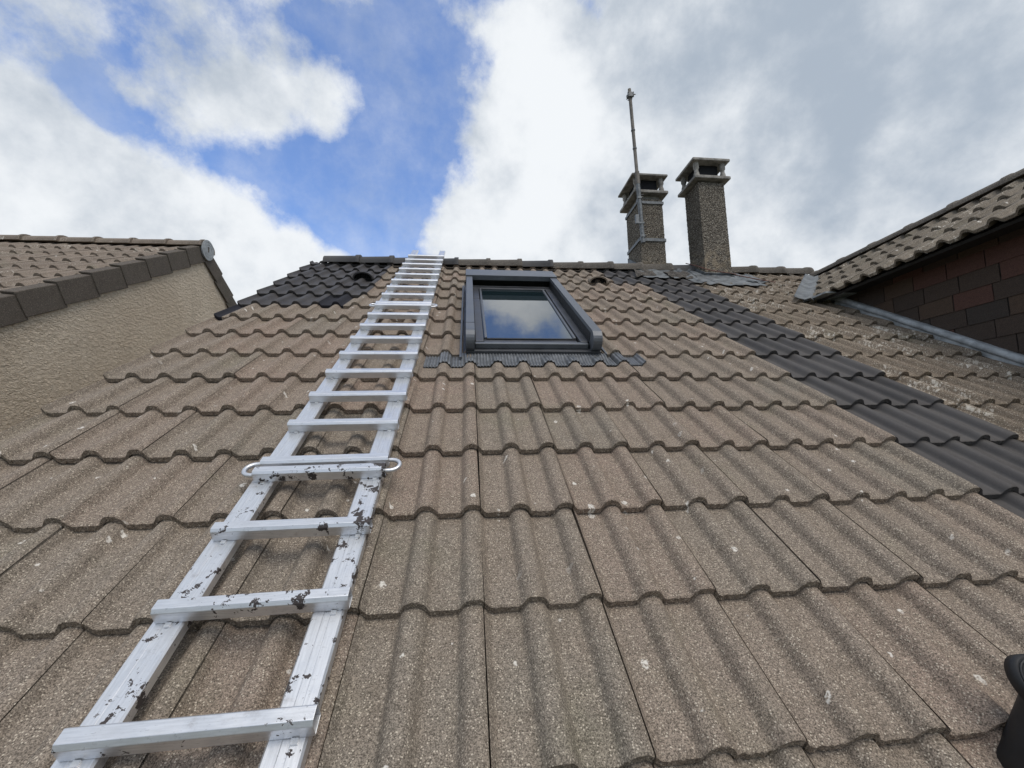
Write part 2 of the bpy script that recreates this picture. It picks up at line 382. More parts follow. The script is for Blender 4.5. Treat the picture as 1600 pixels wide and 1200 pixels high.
class MB:
    def __init__(s): s.v = []; s.f = []; s.mi = []; s.sm = []
    def add(s, vs, fs, mi=0, smooth=False, T=None):
        k = len(s.v)
        for v in vs: s.v.append(tuple((T @ Vector(v)) if T is not None else v))
        for f in fs: s.f.append(tuple(k + i for i in f)); s.mi.append(mi); s.sm.append(smooth)
    def box(s, a, b, mi=0, T=None):
        (x0, y0, z0), (x1, y1, z1) = a, b
        vs = [(x0, y0, z0), (x1, y0, z0), (x1, y1, z0), (x0, y1, z0), (x0, y0, z1), (x1, y0, z1), (x1, y1, z1), (x0, y1, z1)]
        s.add(vs, [(3, 2, 1, 0), (4, 5, 6, 7), (0, 1, 5, 4), (1, 2, 6, 5), (2, 3, 7, 6), (3, 0, 4, 7)], mi, False, T)
    def prism(s, poly, y0, y1, mi=0, T=None, smooth=False, cap=True):
        """poly in (x, z), extruded along y"""
        n = len(poly); vs = [(x, y0, z) for x, z in poly] + [(x, y1, z) for x, z in poly]
        fs = [(i, (i + 1) % n, n + (i + 1) % n, n + i) for i in range(n)]
        s.add(vs, fs, mi, smooth, T)
        if cap: s.add(vs, [tuple(range(n - 1, -1, -1)), tuple(range(n, 2 * n))], mi, False, T)
    def tube(s, pts, r, seg=10, mi=0, T=None, closed=False, cap=True):
        pts = [Vector(p) for p in pts]; n = len(pts); vs = []
        up = None
        for i, p in enumerate(pts):
            a = pts[i - 1] if (i > 0 or closed) else pts[i]; b = pts[(i + 1) % n] if (i < n - 1 or closed) else pts[i]
            d = (b - a).normalized()
            if up is None: up = Vector((0, 0, 1)) if abs(d.z) < .9 else Vector((1, 0, 0))
            s1 = d.cross(up).normalized(); up = s1.cross(d).normalized()
            rr = r[i] if hasattr(r, '__len__') else r
            for k in range(seg):
                an = 2 * math.pi * k / seg; vs.append(tuple(p + s1 * (rr * math.cos(an)) + up * (rr * math.sin(an))))
        fs = []
        for i in range(n if closed else n - 1):
            j = (i + 1) % n
            for k in range(seg): fs.append((i * seg + k, i * seg + (k + 1) % seg, j * seg + (k + 1) % seg, j * seg + k))
        s.add(vs, fs, mi, True, T)
        if cap and not closed: s.add(vs, [tuple(range(seg)), tuple(range((n - 1) * seg + seg - 1, (n - 1) * seg - 1, -1))], mi, False, T)
    def mesh(s, name):
        me = bpy.data.meshes.new(name); me.from_pydata(s.v, [], s.f)
        me.polygons.foreach_set('material_index', s.mi); me.polygons.foreach_set('use_smooth', s.sm)
        bm = bmesh.new(); bm.from_mesh(me); bmesh.ops.recalc_face_normals(bm, faces=bm.faces); bm.to_mesh(me); bm.free()
        me.update(); return me
    def obj(s, name, mats, parent=None, mw=None, bevel=0, label=None, seg=2):
        me = s.mesh(name); o = link_mesh(name, me, mats if isinstance(mats, (list, tuple)) else [mats], parent, mw, label)
        if bevel:
            bv = o.modifiers.new('bevel', 'BEVEL'); bv.width = bevel; bv.segments = seg; bv.limit_method = 'ANGLE'; bv.angle_limit = math.radians(40); bv.harden_normals = False
        return o

# ------------------------------------------------------------------ roof tile
G, TW, LT, TH, HR = .3354, .300, .415, .0235, .0330
def tile_h(x):
    """height of the double roll profile at x (fraction of the width)"""
    h = 0
    for c in (-.078, .43, .922):
        d = abs(x - c) / .119
        a = HR * max(0, 1 - d ** 2.8) ** .9
        h = max(h, a + HR * .07 * math.exp(-((d - 1) / .12) ** 2))
    return min(h, HR)
def h_roof(x, v):
    """height of the laid roof surface at roof coordinates (x, v), above the tail plane"""
    u = x / TW; fu = u - math.floor(u); fk = v / G - math.floor(v / G)
    return tile_h(fu) - .0262 * fk
tile_cache = {}
def tile_mesh(x0=0., x1=1., variant=0, n=40, gap=.0028, tilt=.0262, lt=LT):
    key = (round(x0, 3), round(x1, 3), variant, n, round(lt, 3))
    if key in tile_cache: return tile_cache[key]
    rs = random.Random(variant * 31 + 5)
    nn = max(4, int(n * (x1 - x0)))
    xs = [x0 + (x1 - x0) * i / nn for i in range(nn + 1)]
    ph = rs.uniform(0, 99)
    def chip(x, k): return (noise.noise(Vector((x * 22 + ph, k, variant))) + .6 * noise.noise(Vector((x * 60 + ph, k, variant)))) * .0032
    b = MB(); W_ = TW - gap
    def px(x): return x * W_ + gap / 2
    rows = []
    for (y, dz) in ((0.0, -.0035), (.0035, -.0008), (.010, 0), (lt * .3, 0), (lt * .63, 0), (lt, 0)):
        rows.append([(px(x), y + (chip(x, 1) if y < .005 else 0), tile_h(x) + dz - tilt * y / G + (noise.noise(Vector((x * 3 + ph, y * 9, 1))) * .0008)) for x in xs])
    vs = [p for r in rows for p in r]; w = len(xs)
    fs = [(j * w + i, j * w + i + 1, (j + 1) * w + i + 1, (j + 1) * w + i) for j in range(len(rows) - 1) for i in range(w - 1)]
    b.add(vs, fs, 0, True)
    # tail edge: three rows so that it reads as broken aggregate
    ed = []
    for q in range(4):
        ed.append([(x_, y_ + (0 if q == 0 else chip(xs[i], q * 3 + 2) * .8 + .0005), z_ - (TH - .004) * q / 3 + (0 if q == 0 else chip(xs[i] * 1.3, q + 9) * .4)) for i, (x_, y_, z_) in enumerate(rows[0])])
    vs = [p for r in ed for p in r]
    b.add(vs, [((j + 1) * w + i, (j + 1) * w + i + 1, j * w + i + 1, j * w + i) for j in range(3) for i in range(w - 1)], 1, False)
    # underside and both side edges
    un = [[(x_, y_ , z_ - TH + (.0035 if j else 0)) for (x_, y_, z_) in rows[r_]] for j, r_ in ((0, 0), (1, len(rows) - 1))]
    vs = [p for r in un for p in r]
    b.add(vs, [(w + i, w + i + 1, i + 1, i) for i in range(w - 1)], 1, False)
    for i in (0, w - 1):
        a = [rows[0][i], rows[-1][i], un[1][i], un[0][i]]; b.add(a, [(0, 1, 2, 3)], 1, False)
    me = b.mesh('roof_tile_mesh')
    tile_cache[key] = me; return me
def tile_obj(name, x, v, x0, x1, mats, parent, frame, n=40, jit=1.0, label=None, variant=None, lt=LT):
    var = random.randrange(5) if variant is None else variant
    src = tile_mesh(x0, x1, var, n, lt=lt)
    key = (src.name, mats[0].name)
    me = tile_obj.cache.get(key)
    if me is None:
        me = src.copy() if tile_obj.used.get(src.name) else src
        tile_obj.used[src.name] = True
        me.materials.clear()
        for q in mats: me.materials.append(q)
        tile_obj.cache[key] = me
    o = bpy.data.objects.new(name, me); COL.objects.link(o)
    T = Matrix.Translation((x + random.uniform(-.0008, .0008) * jit, v + random.uniform(-.0035, .0035) * jit, random.uniform(-.0012, .0015) * jit))
    T = T @ Matrix.Rotation(random.gauss(0, .005) * jit, 4, 'Z') @ Matrix.Rotation(random.gauss(0, .003) * jit, 4, 'X') @ Matrix.Rotation(random.gauss(0, .003) * jit, 4, 'Y')
    set_parent(o, parent); o.matrix_basis = frame @ T
    if label: o['label'] = label
    return o
tile_obj.cache = {}; tile_obj.used = {}
def joined_tiles(name, cells, mats, parent, frame, n=16, top=None):
    """tiles out of sight or past the limit, one stuff part"""
    b = MB(); src = {}
    for (x, v, x0, x1) in cells:
        lt = LT if top is None else min(LT, top - v)
        if lt < .05: continue
        me = tile_mesh(x0, x1, 0, n, lt=lt)
        b.add([(p.co.x + x, p.co.y + v, p.co.z) for p in me.vertices], [tuple(f.vertices) for f in me.polygons], 0, True)
    o = b.obj(name, mats[0], parent, frame); o['kind'] = 'stuff'; return o

def ridge_tile_mesh(L, r, hgt, name, lip=.05):
    """angular half round ridge tile along +x, raised lip at the far (+x) end"""
    b = MB(); prof = []
    for k in range(13):
        a = math.pi * k / 12; prof.append((-r * math.cos(a), hgt * math.sin(a) ** .75))
    def ring(x, s_): return [(x, y * s_, z * s_ - (0 if s_ > .95 else 0)) for y, z in prof]
    stn = [(0, .90), (L - lip, 1.0), (L - lip + .004, 1.09), (L, 1.10)]
    outer = [p for x, s_ in stn for p in ring(x, s_)]; n = len(prof)
    b.add(outer, [(j * n + i, j * n + i + 1, (j + 1) * n + i + 1, (j + 1) * n + i) for j in range(len(stn) - 1) for i in range(n - 1)], 0, True)
    inner = [p for x, s_ in ((0, .80), (L, .92)) for p in ring(x, s_)]
    b.add(inner, [(i, n + i, n + i + 1, i + 1) for i in range(n - 1)], 0, True)
    for x, so, si in ((0, .90, .80), (L, 1.10, .92)):
        A, B = ring(x, so), ring(x, si); b.add(A + B, [(i, i + 1, n + i + 1, n + i) for i in range(n - 1)], 0, False)
    for (i) in (0, n - 1):
        b.add([ring(0, .90)[i], ring(L, 1.10)[i], ring(L, .92)[i], ring(0, .8)[i]], [(0, 1, 2, 3)], 0)
    return b.mesh(name)

# ================================================================== SETTING
GZ = -5.6
b = MB(); b.add([(-600, -600, GZ), (600, -600, GZ), (600, 600, GZ), (-600, 600, GZ)], [(0, 1, 2, 3)])
g_ = b.obj('ground', M['ground']); g_['kind'] = 'structure'; g_['label'] = 'grass and earth far below the roofs'

# ================================================================== MAIN HOUSE
VR = 4.48                                   # slope length at the ridge
RY, RZ = VR * cp, VR * sp
house = empty('house', (1.0, RY, GZ), 'house in the middle whose brown tiled roof carries the window and both chimneys', 'house')
I4 = Matrix.Identity(4)
# walls and deck
VE = -4 * G
b = MB()
ye, ze = VE * cp + .45, VE * sp + .22
poly = [(ye, GZ), (2 * RY - ye, GZ), (2 * RY - ye, ze), (RY, RZ - .10), (ye, ze)]
Tyz = Matrix(((0, 1, 0, 0), (1, 0, 0, 0), (0, 0, 1, 0), (0, 0, 0, 1)))
b.prism([(y, z) for y, z in poly], -1.76, 5.2, 0, Tyz)
b.obj('wall', M['render'], house)
b = MB(); b.box((-1.72, VE, -.060), (4.9, VR, -.045)); b.obj('roof_deck', M['deck'], house, ROOF)
REAR = Matrix.Translation((0, 2 * RY, 0)) @ Matrix.Rotation(math.pi, 4, 'Z') @ ROOF   # rear slope frame (x runs backwards)
b = MB(); b.box((-4.9, VE, -.060), (1.77, VR, -.045)); b.obj('roof_deck', M['deck'], house, REAR)
joined_tiles('rear_roof_tiles', [(-4.8 + TW * i, G * k, 0, 1) for i in range(22) for k in range(-3, 14)], [M['tile']], house, REAR, 12, top=VR - .02)
XW = 3.53                                   # cheek wall of the wing on the right
def material_for(u, k):
    e = M['tile_edge']
    if u <= -4 and k >= 8:
        if k == 8 and u == -4: return [M['half_dark'], e]
        return [M['paint'], M['paint']]
    if k >= 9 and u == -4: return [M['paint'], M['paint']]
    if k == 7 and u == -6: return [M['verge_dark'], e]
    if u in (6, 7) or (u == 5 and k >= 11): return [M['paint_new'], M['paint_new']]
    if u >= 8: return [M['tile_old'] if (k + u) % 3 else M['tile_old2'], e]
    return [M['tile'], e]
stuffcells = [(u * TW, -4 * G, 0, 1) for u in range(-6, 12)] + [(u * TW, -3 * G, 0, 1) for u in range(-6, 12)]
for k in range(-2, 14):
    umax = 11 if k < 10 else 13
    for u in range(-6, umax + 1):
        spans = [(0., 1.)]
        if u == 11 and k < 10: spans = [(0., .70)]
        if 5 <= k <= 9:                     # opening of the roof window: x from -.07 to .80
            if u in (0, 1): continue
            if u == -1: spans = [(0., .765)]
            if u == 2: spans = [(.665, 1.)]
        if k == 10 and u in (0, 1): continue
        if k == 10 and u == -1: spans = [(0., .765)]
        if k == 10 and u == 2: spans = [(.665, 1.)]
        if u > 11 and k < 10: continue
        v = k * G
        for (a0, a1) in spans:
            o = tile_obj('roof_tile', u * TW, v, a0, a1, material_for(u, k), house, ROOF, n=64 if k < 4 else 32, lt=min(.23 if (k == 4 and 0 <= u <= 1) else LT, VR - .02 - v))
        if k == 13:
            pass
joined_tiles('eave_roof_tiles', stuffcells, [M['tile']], house, ROOF, 16)

# ridge tiles
rm = ridge_tile_mesh(.40, .125, .118, 'ridge_tile_mesh')
rm2 = rm.copy(); rm.materials.append(M['ridge']); rm2.materials.append(M['ridge_dark'])
x = -1.66; i = 0
while x < 4.15:
    me = rm2 if i in (0, 1, 2, 3, 6, 11) else rm
    o = bpy.data.objects.new('ridge_tile', me); COL.objects.link(o); set_parent(o, house)
    o.matrix_basis = Matrix.Translation((x, RY + random.uniform(-.004, .004), RZ - .046 + random.uniform(-.004, .004))) @ Matrix.Rotation(random.uniform(-.010, .010), 4, 'Y') @ Matrix.Rotation(random.uniform(-.008, .008), 4, 'Z')
    x += .372; i += 1
# dark mortar bed under the ridge
b = MB(); b.prism([(RY - .10, RZ - .085), (RY + .10, RZ - .085), (RY + .04, RZ - .01), (RY - .04, RZ - .01)], -1.6, 4.3, 0, Tyz); b.obj('ridge_bedding', M['deck'], house)

# vent tiles with a hood
def vent(xc, v, m_, lbl):
    b = MB(); n = 16; L = .19; rings = []
    for (t_, r, h) in ((0, .098, .074), (.02, .098, .073), (.08, .090, .060), (.14, .078, .042), (L, .055, .016)):
        rings.append([(xc - r * math.cos(math.pi * i / n), v + t_, .002 + h * math.sin(math.pi * i / n) ** .8) for i in range(n + 1)])
    w = n + 1; vs = [p for r in rings for p in r]
    b.add(vs, [(j * w + i, j * w + i + 1, (j + 1) * w + i + 1, (j + 1) * w + i) for j in range(len(rings) - 1) for i in range(n)], 0, True)
    inn = [(xc + (x_ - xc) * .86, y_ , .002 + (z_ - .002) * .82) for (x_, y_, z_) in rings[0]]
    b.add(rings[0] + inn, [(i, i + 1, w + i + 1, w + i) for i in range(n)], 0)
    ins = [(x_, y_ + .06, z_ * .8) for (x_, y_, z_) in inn]
    b.add(inn + ins, [(i, i + 1, w + i + 1, w + i) for i in range(n)], 1, True)
    b.add(ins, [tuple(range(w))], 1)
    o = b.obj('vent_hood', [m_, M['dark']], house, ROOF, label=lbl)
    g = MB()
    for q in range(-4, 5):
        zt = .055 * math.sqrt(max(0, 1 - (q / 5.2) ** 2)); g.box((xc + q * .016 - .0022, v + .02, .0), (xc + q * .016 + .0022, v + .026, zt))
    g.obj('vent_grille', M['black'], o, ROOF)
vent(-1.065, 10.78 * G, M['paint'], 'dark half-round vent hood near the ridge left of the ladder')
vent(1.33, 10.93 * G, M['tile'], 'brown half-round vent hood right of the roof window')

# ------------------------------------------------------------------ roof window with its shutter hood
win = MB()
# flashing tray under the window
b = MB(); b.box((-.105, 1.56, -.040), (.845, 3.72, -.034)); flash = b.obj('window_flashing', M['frame'], house, ROOF, label='grey metal flashing tray of the roof window')
b = MB(); b.box((-.088, 1.60, -.034), (-.074, 3.40, .012)); b.obj('flashing_upstand', M['frame_light'], flash, ROOF, .002)
b = MB(); b.box((.806, 1.66, -.034), (.818, 3.40, .012)); b.obj('flashing_upstand', M['frame_light'], flash, ROOF, .002)
b = MB(); b.box((-.052, 1.655, -.034), (.775, 1.70, .028)); b.box((-.04, 1.655, -.034), (.765, 3.34, .01))
wframe = b.obj('roof_window', M['frame'], house, ROOF, .003, label='grey framed roof window with shutter rails, half reflecting cloud and blue sky')
# bottom rail of the frame
b = MB(); b.box((.005, 1.688, .0285), (.700, 1.722, .062)); b.obj('bottom_rail', M['frame_light'], wframe, ROOF, .004)
b = MB(); b.box((.06, 1.724, .02), (.650, 1.806, .046)); b.obj('sash_bottom', M['frame'], wframe, ROOF, .004)
b = MB(); b.box((.078, 1.797, .0465), (.648, 1.812, .054)); b.obj('gasket', M['black'], wframe, ROOF, .002)
# side cladding
for x0, x1 in ((.006, .058), (.656, .708)):
    b = MB(); b.box((x0, 1.722, .0), (x1, 2.72, .066)); b.obj('side_cladding', M['frame'], wframe, ROOF, .005)
    b = MB(); b.box((x0 + .001, 2.724, .0), (x1 - .001, 3.12, .0665)); b.obj('side_cladding', M['frame'], wframe, ROOF, .005)
for x0, x1 in ((.0585, .064), (.6505, .6555)):
    b = MB(); b.box((x0, 1.724, .0), (x1, 3.12, .030)); b.obj('gasket', M['black'], wframe, ROOF)
for x0, x1 in ((.0645, .082), (.632, .650)):
    b = MB(); b.box((x0, 1.808, .0), (x1, 3.12, .060)); b.obj('sash_side', M['frame_light'], wframe, ROOF, .004)
b = MB(); b.box((.062, 1.812, .036), (.652, 3.14, .050)); b.obj('glass_pane', M['glass'], wframe, ROOF)
# top cladding strip
b = MB(); b.box((.004, 3.085, .030), (.706, 3.135, .062)); b.obj('top_cladding', M['frame'], wframe, ROOF, .006)
b = MB(); b.box((.004, 3.137, .02), (.706, 3.155, .070)); b.obj('top_cladding', M['frame'], wframe, ROOF, .004)
# shutter side rails: a long box with a rounded lower end
def side_rail(x0, x1):
    b = MB(); pr = []
    v0, v1, z0, z1 = 1.635, 3.17, .008, .150
    r = .068; cz = z1 - r
    pr += [(v1, z0), (v1, z1), (v0 + r, z1)]
    for q in range(1, 12):
        a = math.pi / 2 + math.pi * q / 12; pr.append((v0 + r + r * math.cos(a), cz + r * math.sin(a)))
    pr += [(v0 + r, cz - r)]
    # profile in (v, n) extruded in x
    T = Matrix(((0, 1, 0, 0), (1, 0, 0, 0), (0, 0, 1, 0), (0, 0, 0, 1)))
    b.prism(pr, x0, x1, 0, T); return b.obj('shutter_rail', M['frame_light'], wframe, ROOF, .004)
L_ = side_rail(-.050, .002); R_ = side_rail(.712, .768)
b = MB(); b.box((-.0515, 1.82, .146), (.0035, 1.825, .1512)); b.obj('rail_joint', M['frame'], L_, ROOF)
# dark inner brush strips on the rails
b = MB(); b.box((.0024, 1.72, .070), (.0044, 3.15, .125)); b.obj('brush_strip', M['black'], L_, ROOF)
b = MB(); b.box((.7096, 1.72, .070), (.7116, 3.15, .125)); b.obj('brush_strip', M['black'], R_, ROOF)
b = MB(); b.box((.7096, 1.72, .005), (.7118, 3.15, .066)); b.obj('brush_strip', M['frame'], R_, ROOF)
# hood (shutter box)
b = MB()
b.box((-.056, 3.165, .118), (.776, 3.175, .158)); b.box((-.056, 3.165, .158), (.776, 3.42, .163)); b.box((-.056, 3.175, .0), (-.051, 3.42, .158)); b.box((.771, 3.175, .0), (.776, 3.42, .158))
b.obj('shutter_hood', M['frame_light'], wframe, ROOF, .003)
b = MB(); b.box((-.050, 3.40, .0), (.770, 3.415, .157)); b.box((-.05, 3.30, .02), (.77, 3.395, .12)); b.obj('hood_back', M['frame'], wframe, ROOF, .008)
b = MB(); b.box((-.048, 3.22, .1235), (.768, 3.30, .1475)); b.obj('rolled_shutter', M['dark'], wframe, ROOF, .01)
# pleated apron following the tiles below
def apron():
    b = MB(); nx = 620; x0, x1 = -.285, 1.01; vs = []; rows_ = 9
    for j in range(rows_):
        for i in range(nx + 1):
            x_ = x0 + (x1 - x0) * i / nx; t_ = j / (rows_ - 1)
            vb = 1.487 + .035 * (x_ - x0) / (x1 - x0) + .004 * math.sin(x_ * 9)
            vtop = 1.665
            if x_ < -.08 or x_ > .80: vtop = 1.70
            v_ = vb + (vtop - vb) * t_
            hh = tile_h(x_ / TW - math.floor(x_ / TW)); follow = hh - .0262 * (v_ - 4 * G) / G + .007
            blend = max(0, min(1, (v_ - 1.545) / .10)); blend = blend * blend * (3 - 2 * blend)
            z = follow * (1 - blend) + .006 * blend
            if x_ < -.08 or x_ > .80: z = follow - .002
            z += .0042 * math.sin(x_ * 2 * math.pi / .0180) * (1 - .25 * t_)
            vs.append((x_, v_, z))
    w = nx + 1
    b.add(vs, [(j * w + i, j * w + i + 1, (j + 1) * w + i + 1, (j + 1) * w + i) for j in range(rows_ - 1) for i in range(nx)], 0, True)
    o = b.obj('pleated_apron', M['apron'], wframe, ROOF, label='pleated grey apron under the roof window')
    so = o.modifiers.new('thick', 'SOLIDIFY'); so.thickness = .0025; so.offset = -1
    b = MB(); vs2 = []
    for i in range(0, nx + 1, 2):
        x_, v_, z = vs[i]; vs2.append((x_, v_ - .001, z - .0002))
    b.tube(vs2, .0026, 5); b.obj('apron_bead', M['black'], o, ROOF)
apron()

# ------------------------------------------------------------------ chimneys (parts of the house)
def rough_shaft(x0, x1, y0, y1, z0, z1, seed):
    b = MB(); st = .0125
    def face(o_, du, dv, nu, nv, nrm):
        vs = []
        for j in range(nv + 1):
            for i in range(nu + 1):
                p = Vector(o_) + Vector(du) * (i / nu) + Vector(dv) * (j / nv)
                edge = min(i, nu - i)
                q = p * 55 + Vector((seed, 0, 0)); d_ = noise.noise(q) * .0042 + noise.noise(p * 120) * .003
                c = Vector(((x0 + x1) / 2, (y0 + y1) / 2, p.z)); rad = (p - c).normalized()
                if edge == 0: p = p + rad * d_
                else: p = p + Vector(nrm) * d_
                vs.append(tuple(p))
        w = nu + 1; b.add(vs, [(j * w + i, j * w + i + 1, (j + 1) * w + i + 1, (j + 1) * w + i) for j in range(nv) for i in range(nu)], 0, False)
    nz = int((z1 - z0) / st); nx_ = int((x1 - x0) / st); ny = int((y1 - y0) / st)
    face((x0, y0, z0), (x1 - x0, 0, 0), (0, 0, z1 - z0), nx_, nz, (0, -1, 0))
    face((x1, y1, z0), (x0 - x1, 0, 0), (0, 0, z1 - z0), nx_, nz, (0, 1, 0))
    face((x1, y0, z0), (0, y1 - y0, 0), (0, 0, z1 - z0), ny, nz, (1, 0, 0))
    face((x0, y1, z0), (0, y0 - y1, 0), (0, 0, z1 - z0), ny, nz, (-1, 0, 0))
    b.add([(x0 + .01, y0 + .01, z1 - .002), (x1 - .01, y0 + .01, z1 - .002), (x1 - .01, y1 - .01, z1 - .002), (x0 + .01, y1 - .01, z1 - .002)], [(0, 1, 2, 3)], 0)
    return b
def slab_bm(x0, x1, y0, y1, z0, z1):
    b = MB(); i_ = .012
    lo = [(x0, y0), (x1, y0), (x1, y1), (x0, y1)]
    vs = [(x, y, z0) for x, y in lo] + [(x, y, z1) for x, y in lo]
    cx, cy = (x0 + x1) / 2, (y0 + y1) / 2
    top = [(cx + (x - cx) * .9, cy + (y - cy) * .9, z1 + .014) for x, y in lo]
    b.add(vs + top, [(3, 2, 1, 0), (0, 1, 5, 4), (1, 2, 6, 5), (2, 3, 7, 6), (3, 0, 4, 7), (4, 5, 9, 8), (5, 6, 10, 9), (6, 7, 11, 10), (7, 4, 8, 11), (8, 9, 10, 11)], 0)
    return b
def chimney(x0, x1, y0, y1, zs, l0, l1, u0, u1, seed, lbl, tilt=0):
    zb = y0 * sp / cp - .25
    ch = rough_shaft(x0, x1, y0, y1, zb, zs, seed).obj('chimney', M['pebble'], house, I4, label=lbl)
    o1 = .065
    slab_bm(x0 - o1, x1 + o1, y0 - .055, y1 + .06, l0, l1).obj('chimney_slab', M['slab'], ch, I4, .006)
    slab_bm(x0 - o1 - .012, x1 + o1 + .006, y0 - .06, y1 + .065, u0, u1).obj('chimney_cap', M['slab'], ch, Matrix.Translation((x0, y0, u0)) @ Matrix.Rotation(tilt, 4, 'Y') @ Matrix.Translation((-x0, -y0, -u0)), .006)
    # splayed bed between shaft and slab
    b = MB(); b.box((x0 + .03, y0 + .03, zs), (x1 - .03, y1 - .03, l0 + .004)); b.obj('chimney_neck', M['slab'], ch, I4)
    b = MB(); b.box((x0 + .034, y0 + .045, l1 - .01), (x1 - .034, y1 - .045, u0 - .001)); b.obj('flue_shade_block', M['dark'], ch, I4, .004)  # near-black block carried up to the cap; its colour gives the opening's shade
    h = u0 - l1
    for px_ in (x0 - .005, x1 + .005):
        for py_ in (y0 + .01, y1 - .01):
            b = MB(); b.tube([(px_, py_, l1 + .010), (px_, py_, l1 + h * .3), (px_, py_, l1 + h * .42), (px_, py_, l1 + h * .55), (px_, py_, l1 + h * .62), (px_, py_, u0 + .002)], [.036, .032, .024, .024, .033, .035], 12)
            b.obj('chimney_post', M['slab'], ch, I4)
    return ch
chL = chimney(2.094, 2.415, 3.664, 4.055, 3.43, 3.485, 3.520, 3.715, 3.740, 3, 'left pebbledashed chimney with the aerial mast strapped to it')
chR = chimney(2.744, 3.072, 3.380, 3.700, 3.50, 3.525, 3.560, 3.755, 3.785, 17, 'right pebbledashed chimney, slightly taller, without a mast')

def drape(name, x0, x1, v0, v1, m_, parent, lift=.012, flat=.35, nx=60, nv=24, seed=0, rag=.02, label=None, skew=0, fine=.004, trapx=0):
    b = MB(); vs = []
    for j in range(nv + 1):
        for i in range(nx + 1):
            s_, t_ = i / nx, j / nv
            a0 = x0 - trapx * (1 - t_); a1 = x1 + trapx * (1 - t_)
            x_ = a0 + (a1 - a0) * s_ + skew * t_; vb = v0 + rag * noise.noise(Vector((x_ * 7, seed, 0)))
            x_ += rag * .6 * noise.noise(Vector((seed, t_ * 4, 3))) * (1 if i in (0, nx) else 0)
            v_ = vb + (v1 - vb) * t_
            h = h_roof(x_, v_) * (1 - flat) + lift + .012 * flat
            z = h + fine * noise.noise(Vector((x_ * 14, v_ * 14, seed))) + .010 * t_
            vs.append((x_, v_, z))
    w = nx + 1; b.add(vs, [(j * w + i, j * w + i + 1, (j + 1) * w + i + 1, (j + 1) * w + i) for j in range(nv) for i in range(nx)], 0, True)
    o = b.obj(name, m_, parent, ROOF, label=label)
    so = o.modifiers.new('thick', 'SOLIDIFY'); so.thickness = .0035; so.offset = -1; return o
drape('lead_apron', 1.98, 2.46, 11.75 * G, 13.7 * G, M['lead'], chL, seed=1, flat=.8, trapx=.05)
drape('lead_apron', 2.64, 3.10, 10.85 * G, 12.9 * G, M['lead'], chR, seed=5, flat=.82, trapx=.12, rag=.07)
drape('felt_patch', 2.22, 2.50, 11.65 * G, 12.6 * G, M['felt'], chL, lift=.026, seed=9, flat=.5, rag=.05, skew=.05)
drape('felt_patch', 1.86, 2.10, 11.95 * G, 12.9 * G, M['felt'], chL, lift=.024, seed=13, flat=.45, rag=.05, skew=.08)
drape('lead_apron', 3.10, 3.32, 11.15 * G, 12.3 * G, M['lead'], chR, lift=.022, seed=11, flat=.5, rag=.06, skew=-.06)
drape('felt_patch', 2.42, 2.66, 11.1 * G, 13.0 * G, M['lead'], chR, lift=.016, seed=15, flat=.45, rag=.06, skew=.02)
def upstand(x0, x1, y0, y1, parent):
    b = MB(); e = .016
    zf = y0 * sp / cp; zb_ = y1 * sp / cp
    b.box((x0 - e, y0 - e, zf - .03), (x1 + e, y0 - .003, zf + .055))
    b.box((x0 - e - .012, y0 - e - .014, zf + .047), (x1 + e + .012, y0 - e - .001, zf + .060))
    for xa, xb in ((x0 - e, x0 - .003), (x1 + .003, x1 + e)):
        b.add([(xa, y0, zf - .03), (xb, y0, zf - .03), (xb, y1, zb_ - .03), (xa, y1, zb_ - .03), (xa, y0, zf + .075), (xb, y0, zf + .075), (xb, y1, zb_ + .075), (xa, y1, zb_ + .075)],
              [(3, 2, 1, 0), (4, 5, 6, 7), (0, 1, 5, 4), (1, 2, 6, 5), (2, 3, 7, 6), (3, 0, 4, 7)])
    b.obj('lead_upstand', M['lead'], parent, I4, .002)
upstand(2.094, 2.415, 3.664, 4.055, chL); upstand(2.744, 3.072, 3.380, 3.700, chR)

# ================================================================== AERIAL MAST (strapped to the left chimney)
ANG = 'steel'
mast = empty('antenna_mast', (2.088, 3.56, 2.83), 'thin leaning steel aerial mast without an aerial, strapped to the left chimney', 'antenna mast')
A0, A1 = Vector((2.098, 3.590, 2.80)), Vector((2.030, 3.560, 4.87))
def mp(t_): return A0 + (A1 - A0) * t_
b = MB(); b.tube([mp(0), mp(.18), mp(.40)], .0265, 12); b.obj('lower_pole', M['steel'], mast, I4)
M['rustpole'] = plain('weathered_pole', (.17, .155, .135), .65, .3, .5, 9)
b = MB(); b.tube([mp(.39), mp(.70), mp(1.0)], .0205, 12); b.obj('upper_pole', M['rustpole'], mast, I4)
b = MB(); b.tube([mp(.37), mp(.45)], .029, 12); b.obj('pole_sleeve', M['rustpole'], mast, I4)
for t_ in (.60, .72): b = MB(); b.tube([mp(t_), mp(t_ + .006)], .026, 12); b.obj('pole_ring', M['steel'], mast, I4)
tp = mp(.955)
b = MB(); b.box((tp.x - .040, tp.y - .036, tp.z - .035), (tp.x + .040, tp.y - .016, tp.z + .030)); b.box((tp.x - .038, tp.y + .014, tp.z - .03), (tp.x + .038, tp.y + .024, tp.z + .025))
b.obj('head_clamp', M['steel'], mast, I4, .003)
b = MB()
for dx, dz in ((-.03, -.02), (.03, -.02), (-.03, .016), (.03, .016)): b.tube([(tp.x + dx, tp.y - .05, tp.z + dz), (tp.x + dx, tp.y + .04, tp.z + dz)], .005, 6)
b.tube([(tp.x - .02, tp.y - .025, tp.z + .004), (tp.x + .062, tp.y - .03, tp.z - .002)], .006, 6); b.obj('clamp_bolt', M['rustpole'], mast, I4)
